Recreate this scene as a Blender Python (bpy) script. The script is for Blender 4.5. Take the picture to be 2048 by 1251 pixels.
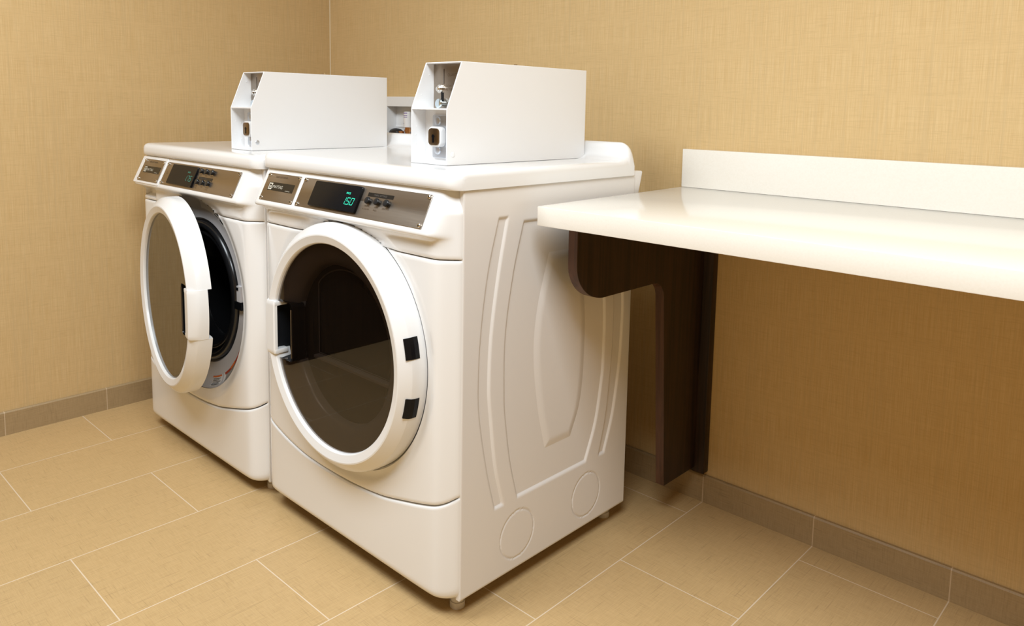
import bpy, bmesh, math, random
from mathutils import Vector, Matrix
random.seed(7)
SC = bpy.context.scene
COL = SC.collection
for o in list(bpy.data.objects): bpy.data.objects.remove(o)

# ------------------------------------------------------------------ camera
F, CXP, CYP = 1537.06, -1.32, -231.82
YAW, PITCH, ROLL = 0.75529, -0.11541, 0.01784
cy, sy, cp, sp_, cr, sr = math.cos(YAW), math.sin(YAW), math.cos(PITCH), math.sin(PITCH), math.cos(ROLL), math.sin(ROLL)
fw = Vector((-sy*cp, cy*cp, sp_)); rt = Vector((cy, sy, 0)); up = rt.cross(fw)
r2 = cr*rt + sr*up; u2 = -sr*rt + cr*up
cam = bpy.data.cameras.new('camera'); camo = bpy.data.objects.new('camera', cam); COL.objects.link(camo)
camo.matrix_world = Matrix(((r2.x, u2.x, -fw.x, 1.5932), (r2.y, u2.y, -fw.y, -1.8429), (r2.z, u2.z, -fw.z, 1.0683), (0, 0, 0, 1)))
cam.sensor_width = 36; cam.sensor_fit = 'HORIZONTAL'; cam.lens = F/2048*36
cam.shift_x = -CXP/2048; cam.shift_y = CYP/2048
cam.clip_start = 0.05
SC.camera = camo
# ------------------------------------------------------------------ light
SC.view_settings.view_transform = 'Standard'; SC.view_settings.look = 'None'
SC.view_settings.gamma = 1; SC.view_settings.use_curve_mapping = False
SC.view_settings.exposure = 0.0
w = bpy.data.worlds.new('world'); SC.world = w; w.use_nodes = True
w.node_tree.nodes['Background'].inputs[0].default_value = (1, .93, .84, 1)
w.node_tree.nodes['Background'].inputs[1].default_value = 0.0
def area(name, loc, sx, sy_, power, col=(.87, .945, 1.0), rot=(0, 0, 0)):
    l = bpy.data.lights.new(name, 'AREA'); l.shape = 'RECTANGLE'; l.size = sx; l.size_y = sy_
    l.energy = power; l.color = col
    o = bpy.data.objects.new(name, l); o.location = loc; o.rotation_euler = rot; COL.objects.link(o); return o
area('ceiling_panel_light', (1.4, -1.7, 2.40), 0.9, 0.9, 65)
area('ceiling_panel_light', (-0.2, -2.0, 2.40), 0.9, 0.9, 42)

# ------------------------------------------------------------------ materials
MATS = {}
def nd(nt, t, **kw):
    n = nt.nodes.new(t)
    for k, v in kw.items(): setattr(n, k, v)
    return n
def mat(name, col, rough=.5, metal=0, coat=0, spec=.5, emit=None, es=0, trans=0, ior=1.45, aniso=0):
    m = bpy.data.materials.new(name); m.use_nodes = True
    b = m.node_tree.nodes['Principled BSDF']
    b.inputs['Base Color'].default_value = (*col, 1); b.inputs['Roughness'].default_value = rough
    b.inputs['Metallic'].default_value = metal; b.inputs['Coat Weight'].default_value = coat
    b.inputs['Coat Roughness'].default_value = .06
    b.inputs['Specular IOR Level'].default_value = spec; b.inputs['IOR'].default_value = ior
    b.inputs['Transmission Weight'].default_value = trans; b.inputs['Anisotropic'].default_value = aniso
    if emit: b.inputs['Emission Color'].default_value = (*emit, 1); b.inputs['Emission Strength'].default_value = es
    MATS[name] = m; return m
def weave(nt, su, sv, lu, lv, axes=('X', 'Z'), seed=0):
    """two stretched noises: threads along v and along u; returns (sum socket)"""
    tc = nd(nt, 'ShaderNodeTexCoord'); sep = nd(nt, 'ShaderNodeSeparateXYZ'); nt.links.new(tc.outputs['Object'], sep.inputs[0])
    outs = []
    for (a, b) in ((su, lv), (lu, sv)):
        cb = nd(nt, 'ShaderNodeCombineXYZ')
        for i, (ax, s) in enumerate(zip(axes, (a, b))):
            mu = nd(nt, 'ShaderNodeMath', operation='MULTIPLY'); mu.inputs[1].default_value = s
            nt.links.new(sep.outputs[ax], mu.inputs[0]); nt.links.new(mu.outputs[0], cb.inputs[i])
        cb.inputs[2].default_value = seed + 3.7*len(outs)
        n = nd(nt, 'ShaderNodeTexNoise'); n.inputs['Scale'].default_value = 1; n.inputs['Detail'].default_value = 3
        n.inputs['Roughness'].default_value = .6
        nt.links.new(cb.outputs[0], n.inputs['Vector']); outs.append(n.outputs['Fac'])
    return outs, sep
def ramp(nt, sock, stops):
    r = nd(nt, 'ShaderNodeValToRGB'); e = r.color_ramp.elements
    e[0].position, e[0].color = stops[0][0], (*stops[0][1], 1); e[1].position, e[1].color = stops[1][0], (*stops[1][1], 1)
    for p_, c in stops[2:]:
        x = e.new(p_); x.color = (*c, 1)
    nt.links.new(sock, r.inputs[0]); return r.outputs[0]
def mixc(nt, a, b, fac, mode='MIX'):
    m = nd(nt, 'ShaderNodeMix', data_type='RGBA', blend_type=mode)
    for s, v in ((m.inputs[0], fac), (m.inputs[6], a), (m.inputs[7], b)):
        if hasattr(v, 'is_linked'): nt.links.new(v, s)
        elif isinstance(v, (int, float)): s.default_value = v
        else: s.default_value = (*v, 1)
    return m.outputs[2]
def cloth_wall(name, axes, c1, c2, rough=.75):
    m = mat(name, c1, rough); nt = m.node_tree; b = nt.nodes['Principled BSDF']
    (v, h), sep = weave(nt, 480, 430, 26, 9, axes)
    (v2, h2), _ = weave(nt, 120, 120, 2.0, 1.6, axes, 11)
    big = nd(nt, 'ShaderNodeTexNoise'); big.inputs['Scale'].default_value = 5
    c = mixc(nt, c1, c2, ramp(nt, v, [(.35, (0, 0, 0)), (.65, (1, 1, 1))]))
    c = mixc(nt, c, tuple(x*.82 for x in c1), mixf(nt, ramp(nt, h, [(.5, (0, 0, 0)), (.75, (1, 1, 1))]), .45))
    c = mixc(nt, c, tuple(x*.84 for x in c2), mixf(nt, ramp(nt, v2, [(.50, (0, 0, 0)), (.72, (1, 1, 1))]), .7))
    c = mixc(nt, c, tuple(min(1, x*1.12) for x in c2), mixf(nt, ramp(nt, h2, [(.52, (0, 0, 0)), (.72, (1, 1, 1))]), .15))
    nt.links.new(c, b.inputs['Base Color'])
    bp = nd(nt, 'ShaderNodeBump'); bp.inputs['Strength'].default_value = .12; bp.inputs['Distance'].default_value = .001
    nt.links.new(v, bp.inputs['Height']); nt.links.new(bp.outputs[0], b.inputs['Normal'])
    b.inputs['Specular IOR Level'].default_value = .25
    return m
def mixf(nt, sock, k):
    m = nd(nt, 'ShaderNodeMath', operation='MULTIPLY'); m.inputs[1].default_value = k; nt.links.new(sock, m.inputs[0]); return m.outputs[0]
WC1, WC2 = (.57, .39, .18), (.64, .46, .235)
cloth_wall('wallpaper_x', ('X', 'Z'), WC1, WC2); cloth_wall('wallpaper_y', ('Y', 'Z'), WC1, WC2)
def tile(name, axes, offs, bw, rh, c1, c2, grout, rough, brick_off=.5, mortar=.0014):
    """axes = (along brick length, across rows)"""
    m = mat(name, c1, rough); nt = m.node_tree; b = nt.nodes['Principled BSDF']
    (v, h), sep = weave(nt, 300, 300, 14, 14, axes)
    (v2, h2), _ = weave(nt, 560, 560, 26, 26, axes, 5)
    cb = nd(nt, 'ShaderNodeCombineXYZ')
    for i in range(2):
        a = nd(nt, 'ShaderNodeMath', operation='ADD'); a.inputs[1].default_value = offs[i]
        nt.links.new(sep.outputs[axes[i]], a.inputs[0]); nt.links.new(a.outputs[0], cb.inputs[i])
    br = nd(nt, 'ShaderNodeTexBrick'); br.offset = brick_off; br.offset_frequency = 2; br.squash = 1
    nt.links.new(cb.outputs[0], br.inputs['Vector'])
    for k, x in (('Scale', 1), ('Mortar Size', mortar), ('Mortar Smooth', .15), ('Bias', 0), ('Brick Width', bw), ('Row Height', rh)):
        br.inputs[k].default_value = x
    br.inputs['Color1'].default_value = (.97, .97, .97, 1); br.inputs['Color2'].default_value = (1.03, 1.02, 1, 1)
    br.inputs['Mortar'].default_value = (1, 1, 1, 1)
    c = mixc(nt, c1, c2, ramp(nt, v2, [(.35, (0, 0, 0)), (.65, (1, 1, 1))]))
    dk = tuple(x*.68 for x in c1); lt = tuple(min(1, x*1.14) for x in c2)
    c = mixc(nt, c, lt, mixf(nt, ramp(nt, h2, [(.45, (0, 0, 0)), (.7, (1, 1, 1))]), .5))
    c = mixc(nt, c, dk, mixf(nt, ramp(nt, v, [(.60, (0, 0, 0)), (.72, (1, 1, 1))]), .55))
    c = mixc(nt, c, dk, mixf(nt, ramp(nt, h, [(.60, (0, 0, 0)), (.72, (1, 1, 1))]), .55))
    c = mixc(nt, c, br.outputs['Color'], 1.0, 'MULTIPLY')
    c = mixc(nt, c, grout, br.outputs['Fac'])
    nt.links.new(c, b.inputs['Base Color'])
    bp = nd(nt, 'ShaderNodeBump'); bp.inputs['Strength'].default_value = .35; bp.inputs['Distance'].default_value = .001
    inv = nd(nt, 'ShaderNodeMath', operation='SUBTRACT'); inv.inputs[0].default_value = 1; nt.links.new(br.outputs['Fac'], inv.inputs[1])
    nt.links.new(inv.outputs[0], bp.inputs['Height']); nt.links.new(bp.outputs[0], b.inputs['Normal'])
    return m
T = .305
FT1, FT2, GR = (.485, .322, .148), (.545, .372, .18), (.70, .56, .40)
tile('floor_tile', ('Y', 'X'), (.701, 0), 2*T, T, FT1, FT2, GR, .42)
tile('base_tile_x', ('X', 'Z'), (0, .5), T, 1.2, (.335, .235, .12), (.385, .275, .15), (.55, .42, .28), .45, 0)
tile('base_tile_y', ('Y', 'Z'), (.926, .5), T, 1.2, (.335, .235, .12), (.385, .275, .15), (.55, .42, .28), .45, 0)
mat('ceiling_white', (.55, .55, .55), .9)
mat('enamel', (.805, .797, .79), .22, coat=.5)
mat('enamel_side', (.80, .775, .755), .3, coat=.25)
mat('powder', (.83, .825, .825), .42)
mat('plastic_white', (.79, .785, .78), .25, coat=.3)
mat('dish_grey', (.60, .575, .575), .35)
mat('rubber', (.010, .010, .011), .22, spec=.6)
mat('drum', (.10, .10, .11), .3, metal=.9)
mat('black', (.006, .006, .007), .12, spec=.2)
mat('black_label', (.012, .010, .008), .3)
mat('knob_black', (.012, .013, .015), .3)
mat('pocket_black', (.008, .009, .011), .45, spec=.25)
mat('chrome', (.75, .73, .70), .12, metal=1)
mat('zinc', (.62, .65, .70), .38, metal=.8)
mat('bluechrome', (.65, .75, .82), .15, metal=1)
mat('brass', (.25, .18, .11), .3, metal=1)
mat('ink', (.10, .065, .035), .6)
mat('pale_ink', (.62, .58, .48), .5)
mat('digit_green', (.0, .1, .07), .4, emit=(.04, .85, .55), es=1.1)
mat('digit_dim', (.0, .06, .05), .4, emit=(.10, .40, .28), es=.55)
mat('seam', (.10, .085, .075), .8)
mat('label_white', (.80, .78, .76), .6)
mat('label_orange', (.70, .16, .03), .5)
mat('label_red', (.40, .05, .02), .5)
mat('text_black', (.02, .02, .02), .6)
mat('quartz', (.86, .83, .77), .18, coat=.2)
mat('copper', (.60, .28, .10), .25, metal=1)
mat('foot_grey', (.62, .58, .54), .4)
mat('lilac', (.30, .24, .42), .6)
mat('caulk', (.68, .56, .38), .6)
mat('light_white', (.9, .9, .9), .5)
# tinted door glass : mirror-like tinted sheet
def glassmat(name, tint, ior, refl):
    m = bpy.data.materials.new(name); m.use_nodes = True; nt = m.node_tree; nt.nodes.clear()
    o = nd(nt, 'ShaderNodeOutputMaterial'); t = nd(nt, 'ShaderNodeBsdfTransparent'); g = nd(nt, 'ShaderNodeBsdfGlossy'); mx = nd(nt, 'ShaderNodeMixShader'); fr = nd(nt, 'ShaderNodeFresnel')
    t.inputs[0].default_value = (*tint, 1); g.inputs['Roughness'].default_value = .015; g.inputs['Color'].default_value = (refl, refl, refl, 1)
    fr.inputs[0].default_value = ior
    ge = nd(nt, 'ShaderNodeNewGeometry'); iv = nd(nt, 'ShaderNodeMath', operation='SUBTRACT'); iv.inputs[0].default_value = 1; nt.links.new(ge.outputs['Backfacing'], iv.inputs[1])
    ml = nd(nt, 'ShaderNodeMath', operation='MULTIPLY'); nt.links.new(fr.outputs[0], ml.inputs[0]); nt.links.new(iv.outputs[0], ml.inputs[1])
    nt.links.new(ml.outputs[0], mx.inputs[0]); nt.links.new(t.outputs[0], mx.inputs[1]); nt.links.new(g.outputs[0], mx.inputs[2]); nt.links.new(mx.outputs[0], o.inputs[0])
    MATS[name] = m; return m
glassmat('door_glass', (.62, .58, .55), 1.5, 1.0)
glassmat('mirror_glass', (.06, .06, .055), 2.6, .95)
mat('door_dark', (.13, .115, .105), .3)
mat('door_inner', (.03, .026, .023), .12)
# brushed steel
m = mat('steel', (.40, .35, .30), .33, metal=1, aniso=.4); nt = m.node_tree; b = nt.nodes['Principled BSDF']
(v, h), _ = weave(nt, 900, 900, 12, 12, ('X', 'Z'))
nt.links.new(mixc(nt, (.375, .325, .275), (.40, .35, .295), h), b.inputs['Base Color'])
nt.links.new(ramp(nt, h, [(.3, (.33, .33, .33)), (.7, (.37, .37, .37))]), b.inputs['Roughness'])
# walnut laminate
def wood(name, c1, c2):
    m = mat(name, c1, .42); nt = m.node_tree; b = nt.nodes['Principled BSDF']
    tc = nd(nt, 'ShaderNodeTexCoord'); mp = nd(nt, 'ShaderNodeMapping'); mp.inputs['Scale'].default_value = (90, 90, 3)
    nt.links.new(tc.outputs['Object'], mp.inputs[0])
    n = nd(nt, 'ShaderNodeTexNoise'); n.inputs['Scale'].default_value = 1; n.inputs['Detail'].default_value = 5; n.inputs['Distortion'].default_value = .6
    nt.links.new(mp.outputs[0], n.inputs['Vector'])
    nt.links.new(ramp(nt, n.outputs['Fac'], [(.38, c1), (.62, c2)]), b.inputs['Base Color'])
wood('walnut', (.012, .006, .0035), (.034, .016, .009)); wood('walnut_edge_lit', (.060, .026, .013), (.10, .045, .024))  # edge copy: slightly redder band, light falling on it put into the colour
# quartz speckle
m = MATS['quartz']; nt = m.node_tree; b = nt.nodes['Principled BSDF']
n = nd(nt, 'ShaderNodeTexNoise'); n.inputs['Scale'].default_value = 260; n.inputs['Detail'].default_value = 2
tc = nd(nt, 'ShaderNodeTexCoord'); nt.links.new(tc.outputs['Object'], n.inputs['Vector'])
nt.links.new(ramp(nt, n.outputs['Fac'], [(.3, (.80, .755, .68)), (.62, (.82, .78, .71))]), b.inputs['Base Color'])

# ------------------------------------------------------------------ mesh helpers
ORG = Vector((0, 0, 0))
def mk(name, V, Fs, mats, parent=None, smooth=False, idx=None, bevel=0, seg=2, auto=None, xf=None):
    me = bpy.data.meshes.new(name)
    V = [Vector(v) for v in V]
    if xf: V = [xf(v) for v in V]
    me.from_pydata([tuple(v-ORG) for v in V], [], Fs)
    for mm in ([mats] if isinstance(mats, str) else mats): me.materials.append(MATS[mm])
    if idx:
        for p_, i in zip(me.polygons, idx): p_.material_index = i
    bm = bmesh.new(); bm.from_mesh(me)
    if bevel:
        bmesh.ops.recalc_face_normals(bm, faces=bm.faces)
        es = [e for e in bm.edges if e.is_manifold and e.calc_face_angle(0) > .5]
        bmesh.ops.bevel(bm, geom=es, offset=bevel, segments=seg, profile=.6, affect='EDGES', clamp_overlap=True)
    bmesh.ops.recalc_face_normals(bm, faces=bm.faces)
    if smooth or bevel:
        for f in bm.faces: f.smooth = True
        for e in bm.edges:
            if e.is_manifold and e.calc_face_angle(0) > (auto or .6): e.smooth = False
    bm.to_mesh(me); bm.free()
    o = bpy.data.objects.new(name, me); COL.objects.link(o)
    if parent: o.parent = parent
    return o
def join(*parts):
    V, Fs, I = [], [], []
    for k, p_ in enumerate(parts):
        n = len(V); V += list(p_[0]); Fs += [tuple(i+n for i in f) for f in p_[1]]
        I += (p_[2] if len(p_) > 2 else [0]*len(p_[1]))
    return V, Fs, I
def boxg(x0, x1, y0, y1, z0, z1, mi=0):
    V = [(x, y, z) for x in (x0, x1) for y in (y0, y1) for z in (z0, z1)]
    return V, [(0, 1, 3, 2), (4, 6, 7, 5), (0, 4, 5, 1), (2, 3, 7, 6), (0, 2, 6, 4), (1, 5, 7, 3)], [mi]*6
def box(name, x0, x1, y0, y1, z0, z1, m, parent=None, bevel=0, **k):
    V, Fs, _ = boxg(x0, x1, y0, y1, z0, z1); return mk(name, V, Fs, m, parent, bevel=bevel, **k)
def lathe(prof, n=64, c=(0, 0), closed=False, mi=None, a0=0, a1=2*math.pi):
    """prof: list of (r, y) revolved round the y axis at x=c0,z=c1"""
    full = abs(a1-a0-2*math.pi) < 1e-6
    V, Fs, I = [], [], []; m = len(prof); N = n if full else n+1
    for i in range(N):
        a = a0+(a1-a0)*i/n
        for r, y in prof: V.append((c[0]+r*math.cos(a), y, c[1]+r*math.sin(a)))
    for i in range(n):
        j = (i+1) % N
        for k in range(m if closed else m-1):
            l = (k+1) % m
            Fs.append((i*m+k, i*m+l, j*m+l, j*m+k)); I.append(mi[k] if mi else 0)
    return V, Fs, I
def cyl(c, axis, r, h, n=24, mi=0, r2_=None, dome=0):
    """closed cylinder starting at c going h along axis"""
    ax = Vector(axis).normalized(); t = ax.orthogonal().normalized(); s = ax.cross(t); c = Vector(c)
    rings = [(r, 0), ((r2_ or r), h)]
    if dome: rings = [(r, 0), (r, h-dome), (r*.85, h-dome*.35), (r*.5, h-dome*.05)]
    V, Fs = [], []
    for rr, hh in rings:
        V += [c+ax*hh+(t*math.cos(2*math.pi*i/n)+s*math.sin(2*math.pi*i/n))*rr for i in range(n)]
    for k in range(len(rings)-1):
        for i in range(n): j = (i+1) % n; Fs.append((k*n+i, k*n+j, (k+1)*n+j, (k+1)*n+i))
    Fs.append(tuple(range(n))[::-1]); Fs.append(tuple(range((len(rings)-1)*n, len(rings)*n)))
    return V, Fs, [mi]*len(Fs)
def prism(poly, ax, a, b, mi=0):
    """poly of 2D points extruded along axis index ax from a to b"""
    def P(u, v, w_):
        l = [u, v]; l.insert(ax, w_); return tuple(l)
    n = len(poly); V = [P(*q, a) for q in poly]+[P(*q, b) for q in poly]
    Fs = [tuple(range(n))[::-1], tuple(range(n, 2*n))]+[(i, (i+1) % n, n+(i+1) % n, n+i) for i in range(n)]
    return V, Fs, [mi]*len(Fs)
def rrect(x0, x1, z0, z1, r, n=6):
    P = []
    for cx_, cz_, a in ((x1-r, z1-r, 0), (x0+r, z1-r, 90), (x0+r, z0+r, 180), (x1-r, z0+r, 270)):
        for i in range(n+1):
            t = math.radians(a+90*i/n); P.append((cx_+r*math.cos(t), cz_+r*math.sin(t)))
    return P
def empty(name, loc, label, cat, group=None):
    o = bpy.data.objects.new(name, None); o.location = loc; COL.objects.link(o); o.empty_display_size = .1
    tag(o, label, cat, group); return o
def tag(o, label, cat, group=None, kind=None):
    if label: o['label'] = label
    if cat: o['category'] = cat
    if group: o['group'] = group
    if kind: o['kind'] = kind
    return o
def struct(o): o['kind'] = 'structure'; return o
def textmesh(s, size, align='LEFT', bold=False, shear=0):
    c = bpy.data.curves.new('t', 'FONT'); c.body = s; c.size = size; c.align_x = align; c.shear = shear
    if bold: c.offset = size*.02
    o = bpy.data.objects.new('t', c); COL.objects.link(o)
    me = bpy.data.meshes.new_from_object(o.evaluated_get(bpy.context.evaluated_depsgraph_get()))
    V = [tuple(v.co) for v in me.vertices]; Fs = [tuple(p_.vertices) for p_ in me.polygons]
    bpy.data.objects.remove(o); bpy.data.curves.remove(c); bpy.data.meshes.remove(me)
    return V, Fs
def place(tm, fn, mi=0):
    return [fn(v[0], v[1]) for v in tm[0]], tm[1], [mi]*len(tm[1])
def sst(a, b, x):
    t = max(0, min(1, (x-a)/(b-a))); return t*t*(3-2*t)
def interp(xs, ys, x):
    if x <= xs[0]: return ys[0]+(ys[1]-ys[0])*(x-xs[0])/(xs[1]-xs[0])
    for i in range(len(xs)-1):
        if x <= xs[i+1] or i == len(xs)-2:
            # catmull-rom
            t = (x-xs[i])/(xs[i+1]-xs[i]); d = xs[i+1]-xs[i]
            m0 = (ys[i+1]-ys[max(i-1, 0)])/(xs[i+1]-xs[max(i-1, 0)])*d
            j = min(i+2, len(xs)-1); m1 = (ys[j]-ys[i])/(xs[j]-xs[i])*d
            return (2*t**3-3*t*t+1)*ys[i]+(t**3-2*t*t+t)*m0+(3*t*t-2*t**3)*ys[i+1]+(t**3-t*t)*m1

# ------------------------------------------------------------------ room
XL, XR, YF, ZC = -1.1938, 3.5, -4.2, 2.42
HB = .077
struct(box('floor', XL-.1, XR+.1, YF-.1, .1, -.05, 0, 'floor_tile'))
struct(box('ceiling', XL-.1, XR+.1, YF-.1, .1, ZC, ZC+.05, 'ceiling_white'))
struct(box('wall_back', XL-.1, XR+.1, 0, .1, 0, ZC, 'wallpaper_x'))
struct(box('wall_left', XL-.1, XL, YF-.1, 0, 0, ZC, 'wallpaper_y'))
struct(box('wall_right', XR, XR+.1, YF-.1, 0, 0, ZC, 'wallpaper_y'))
struct(box('wall_front', XL, XR, YF-.1, YF, 0, ZC, 'wallpaper_x'))
def base(name, poly, ax, a, b, m):
    V, Fs, _ = prism(poly, ax, a, b); return struct(mk(name, V, Fs, m))
base('baseboard_back', [(0, 0), (-.010, 0), (-.010, HB-.004), (-.007, HB), (0, HB)], 0, XL+.010, XR, 'base_tile_x')
base('baseboard_left', [(XL, 0), (XL+.010, 0), (XL+.010, HB-.004), (XL+.007, HB), (XL, HB)], 1, YF, 0, 'base_tile_y')
base('trim_1', [(XL, -.0025), (XL+.0025, 0), (XL, 0)], 2, HB, ZC, 'caulk')

struct(box('unseen_dark_door', XL, XL+.035, -2.55, -1.55, .004, 2.1, 'walnut', bevel=.004))  # unseen dark leaf, added to give the dryer glass a dark reflection
# ------------------------------------------------------------------ machines
HW = .3695          # half width of the cabinet
CX = .1325
DC = (.0125, .523)  # door centre, relative to the machine centre (x) and absolute z
RH = .288
def yplan(x, lw=0):
    c = abs(x)-(HW-.037); e = .012
    return -.857+.5*(c+math.sqrt(c*c+e*e))-.0008
def mapz(V, dz): return V

def gridpanel(name, nx, rows, P, m, parent, hole=None, x0=-HW+.0012, x1=HW-.0012, skirt=.008):
    """rows: list of t; P(x,t)->(x,y,z); border rows already shaped by P"""
    xs = []
    e = [0, .0012, .004]
    xs = [x0+k for k in e]+[x0+.004+(x1-x0-.008)*i/nx for i in range(1, nx)]+[x1-k for k in reversed(e)]
    V = []; n = len(xs); 
    for t in rows:
        for i, x in enumerate(xs):
            px, py, pz = P(x, t)
            d = min(x-x0, x1-x)
            py += (.004, .0015, 0)[0 if d < 1e-6 else 1 if d < .002 else 2]
            V.append([px, py, pz])
    Fs = [(j*n+i, j*n+i+1, (j+1)*n+i+1, (j+1)*n+i) for j in range(len(rows)-1) for i in range(n-1)]
    if hole:
        hx, hz, hr = hole
        Fs = [f for f in Fs if math.hypot(sum(V[i][0] for i in f)/4-hx, sum(V[i][2] for i in f)/4-hz) > hr-.0005]
        cnt = {}
        for f in Fs:
            for k in range(4):
                e_ = frozenset((f[k], f[(k+1) % 4])); cnt[e_] = cnt.get(e_, 0)+1
        near = {i for e_, c_ in cnt.items() if c_ == 1 for i in e_ if abs(math.hypot(V[i][0]-hx, V[i][2]-hz)-hr) < .02}
        for i in near:
            v = V[i]; r = math.hypot(v[0]-hx, v[2]-hz)
            if v[2] > V[(len(rows)-1)*n][2]-.0005: continue
            v[0] = hx+(v[0]-hx)*hr/r; v[2] = hz+(v[2]-hz)*hr/r
    # skirt round the border
    R = len(rows); border = [i for i in range(n)]+[j*n+n-1 for j in range(1, R)]+[(R-1)*n+i for i in range(n-2, -1, -1)]+[j*n for j in range(R-2, 0, -1)]
    s0 = len(V)
    for b_ in border: V.append([V[b_][0]*.985, V[b_][1]+skirt, V[b_][2]])
    used = {frozenset((f[k], f[(k+1) % 4])) for f in Fs for k in range(4)}
    for k in range(len(border)):
        l = (k+1) % len(border)
        if frozenset((border[k], border[l])) in used:
            Fs.append((border[k], border[l], s0+l, s0+k))
    return mk(name, V, Fs, m, parent, smooth=True, auto=.9)

def edge_rows(n, lo=.004, hi=.004, H=.3):
    e = [0, .0012/H, .004/H]
    return e+[e[2]+(1-2*e[2])*i/n for i in range(1, n)]+[1-k for k in reversed(e)]
def edip(t, H):
    d = min(t, 1-t)*H
    return .004 if d < 1e-6 else .0015 if d < .002 else 0

def splitbot(x):   # seam between door panel and toe panel
    xs = [-.3355, -.2355, -.1375, .0145, .1445, .2375, .3115, .345, .3695]
    zs = [.246, .216, .200, .1975, .208, .228, .247, .258, .275]
    xs2 = xs; return interp([-.3695]+xs2, [.262]+zs, x)

def slant(x, v, off=0):  # point on the slanted console face; v metres down from top, off = outward
    return Vector((x, -.835-.4348*v-.9005*off, .905-.9005*v+.4348*off))
PROF = [(.905, .022), (.90, .0196), (.86, .0003), (.83, -.0142), (.822, -.0181), (.818, -.0192), (.814, -.0180), (.811, -.014),
        (.8085, -.008), (.805, -.003), (.800, -.0008), (.794, 0), (.785, 0), (.777, 0), (.7705, 0), (.7685, .0015), (.7677, .004)]
def build_console(parent, washer):
    pz = []
    for i in range(len(PROF)-1):
        k = max(1, int(math.hypot(PROF[i+1][0]-PROF[i][0], PROF[i+1][1]-PROF[i][1])/.004))
        for j in range(k): pz.append((PROF[i][0]+(PROF[i+1][0]-PROF[i][0])*j/k, PROF[i][1]+(PROF[i+1][1]-PROF[i][1])*j/k))
    pz.append(PROF[-1])
    def P(x, t):
        z, d = pz[t]; a = 1-sst(HW-.05, HW-.012, abs(x))
        if x < 0: a = 1-sst(HW-.020, HW, abs(x))
        if d < 0: d *= a
        y = yplan(x)
        if x < 0:      # the fascia keeps its full width on the left, the corner below it is chamfered
            k = sst(.797, .812, z); c2 = abs(x)-(HW-.018)
            y = y*(1-k)+k*(-.8578+.5*(c2+math.sqrt(c2*c2+.006**2)))
        y += d
        if z < .80: y += .007*(1-sst(.290, .320, math.hypot(x-DC[0], z-DC[1])))*(1-sst(.782, .80, z))
        if washer:   # finger recess of the dispenser drawer, under the lip
            s = min(x+.345, -.232-x, z-.776, .812-z); y += .022*sst(0, .008, s)
        return x, y, z
    c = gridpanel('control_console', 150, range(len(pz)), P, 'enamel', parent, hole=(DC[0], DC[1], .2845))
    return c

def screwp(x, v, parent, off=.0022, r=.0048):
    c = slant(x, v, off); nrm = Vector((0, -.9005, .4348))
    V, Fs, I = cyl(c, nrm, r, .0034, 18, dome=.0026)
    s = nrm.orthogonal().normalized()
    V2, F2, I2 = join((V, Fs, I), cyl(c+nrm*.0030, nrm, r*.38, .0006, 6, mi=1))
    return mk('screw', V2, F2, ['chrome', 'black'], parent, smooth=True, idx=I2)
def plate(name, x0, x1, v0, v1, m, parent, off=0, th=.0018, rad=.002, bev=.0004):
    P = rrect(x0, x1, v0, v1, rad, 4); n = len(P)
    V = [slant(x, v, off) for x, v in P]+[slant(x, v, off+th) for x, v in P]
    Fs = [tuple(range(n)), tuple(range(n, 2*n))[::-1]]+[(i, (i+1) % n, n+(i+1) % n, n+i) for i in range(n)]
    return mk(name, V, Fs, m, parent, bevel=bev, seg=1)
def stext(s, x, v, size, align='LEFT', off=.0031, mi=0, shear=0, bold=False):
    return place(textmesh(s, size, align, bold, shear), lambda a, b_: slant(x+a, v-b_, off), mi)

SEG = {'1': 'bc', '5': 'acdfg', '0': 'abcdef', '7': 'abc'}
def seg7(ch, x, v, w_, h, off, th):
    out = []; hs = .0035
    def q(x0, v0, x1, v1):
        f = lambda a, b_: slant(x+a-(b_/h)*hs, v+b_, off)
        return [f(x0, v0), f(x1, v0), f(x1, v1), f(x0, v1)], [(0, 1, 2, 3)], [0]
    g = .0006
    R = {'a': (g, 0, w_-g, th), 'd': (g, h-th, w_-g, h), 'g': (g, h/2-th/2, w_-g, h/2+th/2), 'f': (0, g, th, h/2-g), 'e': (0, h/2+g, th, h-g),
         'b': (w_-th, g, w_, h/2-g), 'c': (w_-th, h/2+g, w_, h-g)}
    for s in SEG[ch]: out.append(q(*R[s]))
    return join(*out)
def digits(s, x, v, parent, m, off):
    parts = []; cx_ = x
    for ch in s:
        if ch == '.':
            parts.append(([slant(cx_-.0045+a, v+.0150+b_, off) for a, b_ in ((0, 0), (.0015, 0), (.0015, .0018), (0, .0018))], [(0, 1, 2, 3)], [0])); continue
        if ch == '1': parts.append(seg7('1', cx_-.008, v, .012, .017, off, .0016)); cx_ += .0075; continue
        parts.append(seg7(ch, cx_, v, .0115, .017, off, .0016)); cx_ += .0150
    parts.append(place(textmesh('PRICE', .0062, 'LEFT', True), lambda a, b_: slant(x-.004+a, v-.0075-b_, off)))
    V, Fs, I = join(*parts); return mk('display_digits', V, Fs, m, parent)

def knob(x, v, parent):
    nrm = Vector((0, -.9005, .4348)); c = slant(x, v, .0018)
    a = cyl(c, nrm, .0062, .004, 20); b_ = cyl(c+nrm*.004, nrm, .0078, .005, 20, dome=.0015)
    V, Fs, I = join(a, b_); return mk('push_button', V, Fs, 'knob_black', parent, smooth=True, auto=.5)

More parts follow.
